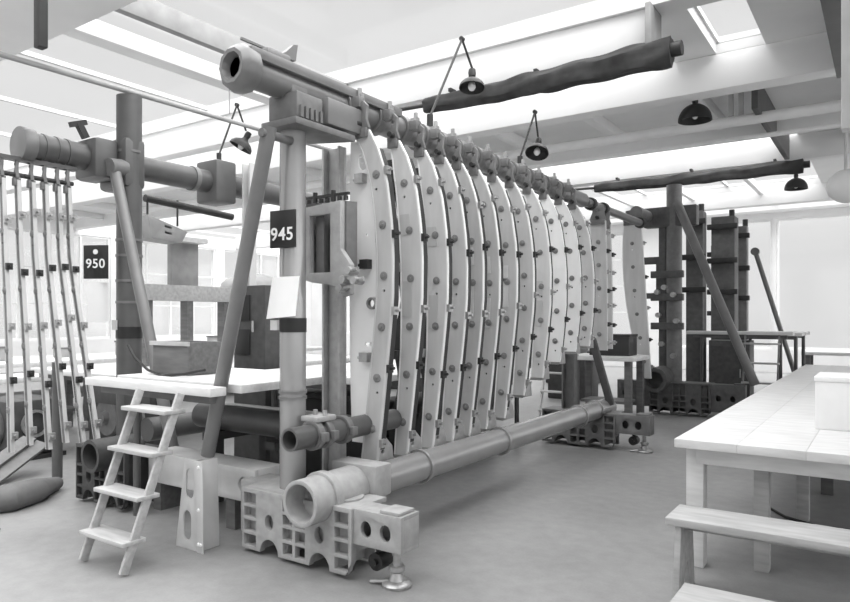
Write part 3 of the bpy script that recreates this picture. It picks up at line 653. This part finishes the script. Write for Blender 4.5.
# benches in the background at the left
def bench(label, x0, x1, y0, y1, z, m='wood', mat_leg='wood_c', name='workbench'):
    t = T(name, label, 'bench', ((x0 + x1) / 2, (y0 + y1) / 2, 0))
    obj('bench_top', box(B(), x0, x1, y0, y1, z - .07, z), m, t, bevel=.006)
    for x in (x0 + .12, x1 - .12):
        for y in (y0 + .12, y1 - .12): obj('leg', box(B(), x - .05, x + .05, y - .05, y + .05, 0, z - .07), mat_leg, t)
    obj('shelf', box(B(), x0 + .18, x1 - .18, y0 + .18, y1 - .18, .3, .34), mat_leg, t)
    return t
bench('white-topped bench against the left wall windows, nearest', -13.0, -11.2, 4.6, 8.2, .95)
bench('white-topped bench farther along the left windows', -13.2, -11.2, 8.8, 12.6, .95)
bench('white-topped bench seen between the slim formers at the left edge', -10.4, -9.6, 3.2, 5.6, .85)
for k, (x, y, z, s, lab) in enumerate(((-12.0, 5.2, .95, .3, 'low grey crate on the nearest left bench, near end'), (-12.2, 6.4, .95, .22, 'small grey crate in the middle of the nearest left bench'), (-11.9, 7.5, .95, .35, 'larger grey crate at the far end of the nearest left bench'), (-12.1, 9.8, .95, .4, 'grey crate on the farther left bench'))):
    t = T('crate', lab, 'crate', (x, y, z), 'crates on the left benches'); obj('case', box(B(), x - s / 2, x + s / 2, y - s / 2, y + s / 2, z, z + s * .7), 'grey', t, bevel=.008); obj('lid', box(B(), x - s / 2 - .01, x + s / 2 + .01, y - s / 2 - .01, y + s / 2 + .01, z + s * .7, z + s * .78), 'cast_mid', t)

# ------------------------------------------------------------------ rear jig
R_ = T('assembly_jig', 'dark tubular jig at the rear with ribbed base and tall post', 'jig', (-3.0, 12, 0))
base_casting(R_, -3.42, -2.42, 11.9, .56, 'rear', arms=((-2.42, -1.9, .1, (-2.3, -2.08)), (-3.98, -3.42, .12, (-3.85, -3.62))))
b = hose(B(), (-3.28, 11.72, .6), (-3.28, 12.3, .6), .21, .15, .2); obj('tube_mouth', b, 'rear', R_)
b = rod(B(), (-3.1, 12.32, .5), (-3.1, 12.32, 3.98), .13, 24); obj('tall_post', b, 'rear_b', R_)
b = B(); box(b, -3.36, -3.24, 12.3, 12.42, .5, 3.6); obj('side_column', b, 'rear', R_)
for z in (1.45, 1.95, 2.35): b = B(); box(b, -3.45, -2.9, 12.1, 12.2, z, z + .12); obj('cross_clamp', b, 'rear', R_, bevel=.01)
for (x, z) in ((-3.32, 2.1), (-3.2, 2.18), (-3.05, 2.05), (-3.3, 1.7), (-3.0, 1.6), (-3.25, 1.2), (-3.05, 1.0)): obj('clamp_screw', rod(B(), (x, 12.1, z), (x, 12.0, z), .045, 10), 'bolt', R_)
b = rod(B(), (-2.98, 12.02, 3.62), (-1.76, 12.0, .57), .075, 16); obj('inclined_strut', b, 'tube_mid', R_)
b = B(); box(b, -3.6, -2.7, 12.2, 12.4, 3.25, 3.6); obj('head_casting', b, 'rear', R_, bevel=.02)
b = rod(B(), (-3.55, 11.6, 3.45), (-3.55, 13.5, 3.45), .11, 20); obj('upper_tube', b, 'rear_b', R_)
b = B()
plate(b, [(-3.9, 2.0), (-3.9, 2.75), (-3.3, 2.75), (-3.3, 2.0)], [rect(-3.8, -3.45, 2.1, 2.62)], XZ(12.45), .06); obj('frame_bracket', b, 'rear', R_)
def rfx(z): return -3.33 - .063 * (z - .62)
t = former('fuselage_former', 11.7, .62, 3.3, 'lone broad bright former standing by the rear jig base', GF, rfx, lambda z: .15 + .2 * max(0, 1 - ((z - 2.4) / 1.6) ** 2), ('alu', 'alu_b'), foot=False, npad=6)
for k, (x, Y, lab) in enumerate(((-3.25, 9.2, 'pale former in shadow just beyond the rear column of the main jig'), (-3.35, 9.7, 'pale former standing second beyond the rear column of the main jig'))):
    former('fuselage_former', Y, 1.2, 3.0, lab, GF, lambda z, x=x: x + .03 * math.sin(z), lambda z: .2, ('alu_c', 'alu'), npad=5, nclip=7, foot=False)
t = T('upper_rail', 'short grey overhead tube carrying the two formers beyond the main jig', 'rail', (-3.5, 9.5, 3.27)); obj('tube', rod(B(), (-3.45, 9.02, 3.25), (-3.45, 11.55, 3.25), .06, 16), 'tube_mid', t)
for Y in (9.2, 9.7, 11.5): obj('ring_clamp', ring(B(), (-3.45, Y - .04, 3.25), (0, 1, 0), .09, .06, .08, 16), 'dark', t)
# dark columns of further jigs
def column(label, x, y, w, d, z, m='rear', extra=True):
    t = T('jig_column', label, 'column', (x, y, 0), 'dark columns at the rear')
    obj('shaft', box(B(), x - w / 2, x + w / 2, y - d / 2, y + d / 2, .06, z), m, t, bevel=.01); obj('foot_plate', box(B(), x - w / 2 - .08, x + w / 2 + .08, y - d / 2 - .08, y + d / 2 + .08, 0, .06), m, t)
    if extra:
        for zz in (z - .25, z - .9, z - 1.5): obj('clamp', box(B(), x - w / 2 - .06, x + w / 2 + .06, y - d / 2 - .1, y - d / 2, zz, zz + .1), 'dark', t, bevel=.01)
        obj('head_pin', rod(B(), (x + w * .3, y, z), (x + w * .3, y, z + .14), .05, 10), 'dark', t)
column('tall dark column right behind the rear jig post', -2.95, 13.3, .3, .3, 3.62)
column('broad dark column in the middle of the dark rear group', -2.62, 14.2, .42, .4, 3.6)
column('slim dark column with clamps next to the bright window', -2.45, 15.0, .22, .22, 3.5, 'rear_b')
column('short dark column left of the slim clamp column', -2.98, 15.6, .3, .3, 3.2)
t = T('raking_prop', 'thin grey prop leaning from the slim column towards the bright window', 'prop', (-1.8, 15.0, 0))
obj('tube', rod(B(), (-2.2, 15.0, 2.98), (-1.35, 15.0, .05), .045, 12), 'tube_mid', t); obj('eye', rod(B(), (-2.2, 14.94, 2.98), (-2.2, 15.06, 2.98), .08, 14), 'tube_mid', t)
t = platform('pale plank platform at the rear right between the dark columns and the window', -3.0, -1.3, 12.75, 13.0, 1.42, [(-2.75, 12.85), (-1.5, 12.85)], th=.06)
platform('pale deck behind the narrow rear platform beside the slim clamp column', -2.28, -1.2, 13.05, 14.5, 1.40, [(-1.3, 14.4), (-2.2, 14.4), (-1.3, 13.15)], th=.06)
ladder('step_ladder', 'grey ladder standing below the rear right platform', -2.02, -1.5, 12.3, 12.72, 1.36, 4, 'rear_b', .1)
t = T('dark_cabinet', 'dark cabinet on the floor below the rear right platform', 'cabinet', (-2.4, 13.3, 0))
obj('case', box(B(), -2.68, -2.0, 13.05, 13.5, 0, 1.25), 'rear', t, bevel=.01); obj('door_panel', box(B(), -2.62, -2.06, 13.03, 13.05, .1, 1.15), 'rear', t); obj('handle', rod(B(), (-2.15, 13.01, .6), (-2.15, 13.01, .75), .012, 8), 'bolt', t)
bench('pale trestle table between the main jig and the rear jig', -4.3, -3.2, 10.35, 11.2, 1.05)
t = T('equipment_box', 'dark box standing on the pale trestle table between the jigs', 'box', (-3.6, 10.8, 1.05)); obj('case', box(B(), -4.0, -3.35, 10.6, 11.0, 1.05, 1.35), 'dark', t, bevel=.01); obj('lid', box(B(), -4.01, -3.34, 10.59, 11.01, 1.35, 1.39), 'dark', t)
bench('pale bench far back below the bright window', -1.6, .6, 17.2, 18.2, .9)
for k, (x, y, w, h) in enumerate(((-6.2, 10.6, .9, 1.3), (-7.6, 12.2, 1.2, 1.1), (-5.4, 13.4, .8, 1.5), (-9.2, 13.0, 1.4, 1.2), (-10.8, 16.0, 1.6, 1.3), (-6.6, 16.4, 1.2, 1.4))):
    t = T('machine_tool', ['dark machine with round head seen through the middle formers', 'low dark machine beyond the second platform', 'tall dark machine behind the rear formers', 'broad machine at mid distance left of the middle formers', 'broad machine near the back wall at the left', 'machine near the back wall behind the main jig'][k], 'machine', (x, y, 0), 'machines in the background')
    obj('bed', box(B(), x - w / 2, x + w / 2, y - .4, y + .4, 0, h * .6), 'cast_dark', t, bevel=.03); obj('head', box(B(), x - w * .3, x + w * .25, y - .25, y + .3, h * .6, h), 'cast_mid', t, bevel=.03); obj('spindle', rod(B(), (x + w * .1, y - .25, h * .8), (x + w * .1, y - .45, h * .8), .1, 14), 'dark', t)

# ------------------------------------------------------------------ lamps
def shade(t, p, r, h, axis=(0, 0, -1), m='black', inner='enamel', dome=False):
    p = Vector(p); ax = Vector(axis).normalized()
    b = lathe(B(), p, ax, [(0, r * .22), (h * .2, r * .3), (h * .45, r * .72), (h * .75, r * .95), (h, r), (h, r * .96), (h * .75, r * .9), (h * .45, r * .66), (h * .22, r * .2)], 24, caps=True) if not dome else lathe(B(), p, ax, [(h * (1 - math.cos(a * PI / 16)), max(.02, r * math.sin(a * PI / 16))) for a in range(9)] + [(h * (1.0 - .93 * math.cos(a * PI / 16)), r * .95 * math.sin(a * PI / 16)) for a in range(8, 0, -1)], 24, caps=True)
    obj('lamp_shade', b, m, t)
    b = lathe(B(), p - ax * .09, ax, [(0, .01), (.01, .035), (.05, .04), (.09, .035)], 14); obj('socket', b, m, t)
    b = lathe(B(), p + ax * h * .45, ax, [(0, .02), (.03, .035), (.06, .04), (.09, .025), (.1, .004)], 14); obj('bulb', b, inner, t)
def arm_lamp(label, base, knee, end, r, axis, name='arm_lamp'):
    t = T(name, label, 'lamp', base, 'jointed work lamps on the jigs')
    obj('base_clamp', rod(B(), Vector(base), Vector(base) + Vector((0, 0, .12)), .03, 12), 'dark', t)
    obj('lower_arm', rod(B(), Vector(base) + Vector((0, 0, .1)), knee, .012, 8), 'dark', t); obj('upper_arm', rod(B(), knee, end, .012, 8), 'dark', t)
    obj('joint', rod(B(), Vector(knee) - Vector((0, .02, 0)), Vector(knee) + Vector((0, .02, 0)), .024, 10), 'dark', t)
    e = Vector(end); shade(t, e - Vector((0, 0, .09)), r, r * .95, axis)
b0 = aX(430, 100, PX)
arm_lamp('black work lamp on a tall jointed arm above the main jig, nearest', (PX, b0.y, 3.40), aX(462, 39, PX), aX(472, 68, PX), .13, (.1, -.2, -1))
b1 = aX(520, 156, PX)
arm_lamp('black work lamp farther along the top of the main jig', (PX, b1.y, 3.38), aX(535, 112, PX), aX(538, 137, PX), .14, (.1, -.5, -1))
b2 = aX(219, 160, LX)
arm_lamp('black work lamp on the left jig beside the inclined strut', (LX, b2.y, 3.52), aX(237, 105, LX), aX(246, 131, LX), .15, (-.4, -.4, -1))
def pendant(label, p, r, m='black'):
    t = T('pendant_lamp', label, 'lamp', p, 'ceiling lamps'); p = Vector(p)
    obj('stem', rod(B(), (p.x, p.y, p.z + .06), (p.x, p.y, ZC), .014, 8), m, t); shade(t, p, r, r * 1.05, (0, 0, -1), m, 'enamel', True)
pa = aY(695, 104, 9.3); pendant('black dome lamp hanging from the ceiling behind the dark tarpaulin roll', pa, .21)
pb = aY(796, 178, 14.4); pendant('small grey dome lamp hanging near the bright rear window', pb, .2, 'dark')
t = T('globe_lamp', 'pale globe lamp at the right edge under the ceiling', 'lamp', aY(846, 185, 9.6)); g = aY(846, 185, 9.6)
b = lathe(B(), (g.x, g.y, g.z - .22), (0, 0, 1), [(0, .02), (.03, .1), (.1, .18), (.2, .21), (.3, .18), (.38, .1), (.4, .05)], 24); obj('globe', b, 'enamel', t); obj('stem', rod(B(), (g.x, g.y, g.z + .17), (g.x, g.y, ZC), .02, 10), 'pale', t)
g = aY(848, 72, 4.4); tag(obj('drop_duct', box(B(), g.x - .03, g.x + .06, 4.36, 4.46, CAMZ + 175 / FOC * 4.02, ZC), 'pale', bevel=.005), 'pale square drop duct hanging at the top right edge', 'duct')
# ------------------------------------------------------------------ rolled tarpaulins under the beams
def tarp(label, xa, xb, y, z, ra, rb, sag, folds=5, m='canvas', zb=None):
    t = T('tarpaulin_roll', label, 'tarpaulin', ((xa + xb) / 2, y, z), 'rolled tarpaulins under the roof beams')
    b = B(); n, k = 60, 22; rings = []; zb = z if zb is None else zb
    for i in range(n + 1):
        f = i / n; x = xa + (xb - xa) * f; r = ra + (rb - ra) * f ** .8; R = []
        zc = z + (zb - z) * f - sag * math.sin(PI * f) + .008 * math.sin(f * 31)
        for j in range(k):
            a = 2 * PI * j / k
            q = r * (1 + .10 * math.sin(folds * a + 9 * f + 1.5 * math.sin(13 * f)) + .05 * math.sin(3 * a - 25 * f))
            R.append(b.verts.new((x, y + q * .8 * math.cos(a), zc + q * math.sin(a) * (1.0 if math.sin(a) > 0 else 1.15))))
        rings.append(R)
    for A, C in zip(rings, rings[1:]):
        for j in range(k): b.faces.new((A[j], A[(j + 1) % k], C[(j + 1) % k], C[j]))
    b.faces.new(rings[0][::-1]); b.faces.new(rings[-1]); obj('cloth', b, m, t)
    obj('roller_end', rod(B(), (xb, y, zb), (xb + .1, y, zb), rb * .55, 12), 'dark', t); obj('roller_tube', rod(B(), (xa - .5, y, z + ra * .2), (xa, y, z), .025, 10), 'dark', t)
    for f in (.12, .5, .88):
        x = xa + (xb - xa) * f; obj('strap', box(B(), x - .02, x + .02, y, y + .14, 4.40, 4.44), 'dark', t)
tarp('long dark rolled tarpaulin under the roof beam above the main jig', -4.75, -1.78, 6.98, 4.29, .085, .135, .02, zb=4.32)
tarp('dark rolled tarpaulin under the farther roof beam near the rear window', -4.9, -1.2, 13.3, 4.28, .08, .11, .02)
# pipes under the ceiling
tag(obj('ceiling_pipe', rod(B(), (-16, 10.3, 4.4), (X1 - .05, 10.3, 4.4), .075, 16), 'white'), 'thick white pipe running across under the ceiling', 'pipe')
tag(obj('ceiling_pipe', rod(B(), (-16, 10.6, 4.22), (X1 - .05, 10.6, 4.22), .035, 12), 'white'), 'thin white pipe just below the thick ceiling pipe', 'pipe')
for px, lab in ((731, 'left pale hanger rod holding the ceiling pipe'), (741, 'right pale hanger rod holding the ceiling pipe')):
    q = aY(px, 100, 10.3); tag(obj('pipe_hanger', box(B(), q.x - .03, q.x + .03, 10.27, 10.33, 4.475, 4.86), 'pale'), lab, 'hanger')
q = aX(225, 50, -6.5); tag(obj('hanging_wire', rod(B(), (-6.42, q.y, 4.06), (-6.42, q.y, ZC), .008, 6), 'grey'), 'thin wire hanging from the roof above the left jig', 'wire')

# ------------------------------------------------------------------ right foreground: table, benches, box
t = T('work_table', 'large white scrubbed wooden table at the right foreground', 'table', (-.4, 8, 0))
b = B(); xs = [-1.157, -.78, -.4, -.02, .36, .74]
for a, c in zip(xs, xs[1:]): box(b, a, c - .001, 4.6, 13.2, .805, .86)
obj('table_top', b, 'wood', t, bevel=.002)
obj('end_apron', box(B(), -1.05, .66, 4.72, 4.76, .69, .805), 'wood', t, bevel=.003)
for x, y, mm in ((-1.06, 4.79, 'wood'), (-.68, 4.92, 'wood_b'), (-1.06, 9.2, 'wood_b'), (-1.06, 12.9, 'wood_b'), (-.57, 6.3, 'wood_b'), (.6, 4.79, 'wood'), (.6, 9.2, 'wood_b'), (.6, 12.9, 'wood_b')):
    w = .055 if y < 4.8 else .045
    obj('leg', box(B(), x - w, x + w, y - w, y + w, 0, .805), mm, t, bevel=.005)
obj('side_apron', box(B(), -1.08, -1.05, 4.85, 12.8, .70, .805), 'wood_b', t)
obj('stretcher', bar(B(), (-1.0, 9.2, .25), (.54, 9.2, .25), .05, .06), 'wood_b', t)
t = T('white_box', 'white box standing on the white table at the right edge', 'box', (.2, 5.8, .86)); q = aZ(815, 429, .86)
obj('case', box(B(), q.x, q.x + .9, q.y, q.y + .5, .861, 1.2), 'white', t, bevel=.006); obj('lid', box(B(), q.x - .006, q.x + .906, q.y - .006, q.y + .506, 1.2, 1.235), 'white', t, bevel=.004)
def seat_bench(label, x0, x1, y0, y1, z, leg_x, name='wooden_bench'):
    t = T(name, label, 'bench', ((x0 + x1) / 2, (y0 + y1) / 2, 0), 'benches before the table')
    obj('seat', box(B(), x0, x1, y0, y1, z - .045, z), 'wood_b', t, bevel=.006)
    for x in leg_x:
        b = B(); plate(b, [(y0 - .03, 0), (y0 + .06, 0), ((y0 + y1) / 2, z * .45), (y1 - .06, 0), (y1 + .03, 0), (y1 - .03, z - .046), (y0 + .03, z - .046)], [], YZ(x), .035); obj('leg', b, 'wood_b', t, bevel=.003)
    obj('rail', box(B(), x0 + .08, x1 - .08, (y0 + y1) / 2 - .015, (y0 + y1) / 2 + .015, z - .10, z - .046), 'wood_b', t)
seat_bench('aged wooden bench drawn up to the near end of the white table', -1.08, .9, 4.08, 4.42, .485, (-1.03, .75))
seat_bench('low plank bench in front of the aged wooden bench at the bottom edge', -.86, .9, 3.22, 3.62, .3, (-.78, .75))
t = T('trestle', 'dark wooden trestle on the floor seen under the white table', 'trestle', (-.3, 7.4, 0))
for x in (-.47, .3): obj('leg', box(B(), x - .05, x + .05, 7.35, 7.45, 0, .5), 'wood_c', t)
obj('top_bar', box(B(), -.55, .4, 7.33, 7.47, .5, .58), 'wood_c', t); obj('stretcher', box(B(), -.42, .25, 7.38, 7.42, .3, .36), 'wood_c', t)
b = path(B(), [(-.9, 6.6, .012), (-.7, 6.3, .012), (-.45, 6.15, .012), (-.2, 6.2, .012), (0, 6.5, .012), (.1, 7, .012)], .012); tag(obj('floor_cable', b, 'black'), 'dark cable curling on the floor under the white table', 'cable')

# ------------------------------------------------------------------ daylight
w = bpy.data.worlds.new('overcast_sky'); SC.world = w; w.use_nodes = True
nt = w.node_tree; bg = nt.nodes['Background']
tc = nt.nodes.new('ShaderNodeTexCoord'); sp = nt.nodes.new('ShaderNodeSeparateXYZ'); nt.links.new(tc.outputs['Generated'], sp.inputs[0])
mr = nt.nodes.new('ShaderNodeMapRange'); mr.interpolation_type = 'SMOOTHSTEP'
mr.inputs['From Min'].default_value = .42; mr.inputs['From Max'].default_value = .8; mr.inputs['To Min'].default_value = 1.0; mr.inputs['To Max'].default_value = 6.4
nt.links.new(sp.outputs['Z'], mr.inputs['Value'])
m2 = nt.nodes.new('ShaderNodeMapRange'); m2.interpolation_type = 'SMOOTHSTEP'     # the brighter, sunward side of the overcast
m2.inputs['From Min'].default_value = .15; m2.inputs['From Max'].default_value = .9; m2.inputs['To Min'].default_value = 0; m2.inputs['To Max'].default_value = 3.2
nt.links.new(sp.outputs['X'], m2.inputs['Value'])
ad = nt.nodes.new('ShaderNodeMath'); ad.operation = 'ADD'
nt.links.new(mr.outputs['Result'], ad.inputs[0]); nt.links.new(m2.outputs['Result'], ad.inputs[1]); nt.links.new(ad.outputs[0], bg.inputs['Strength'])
bg.inputs['Color'].default_value = (.85, .85, .85, 1)
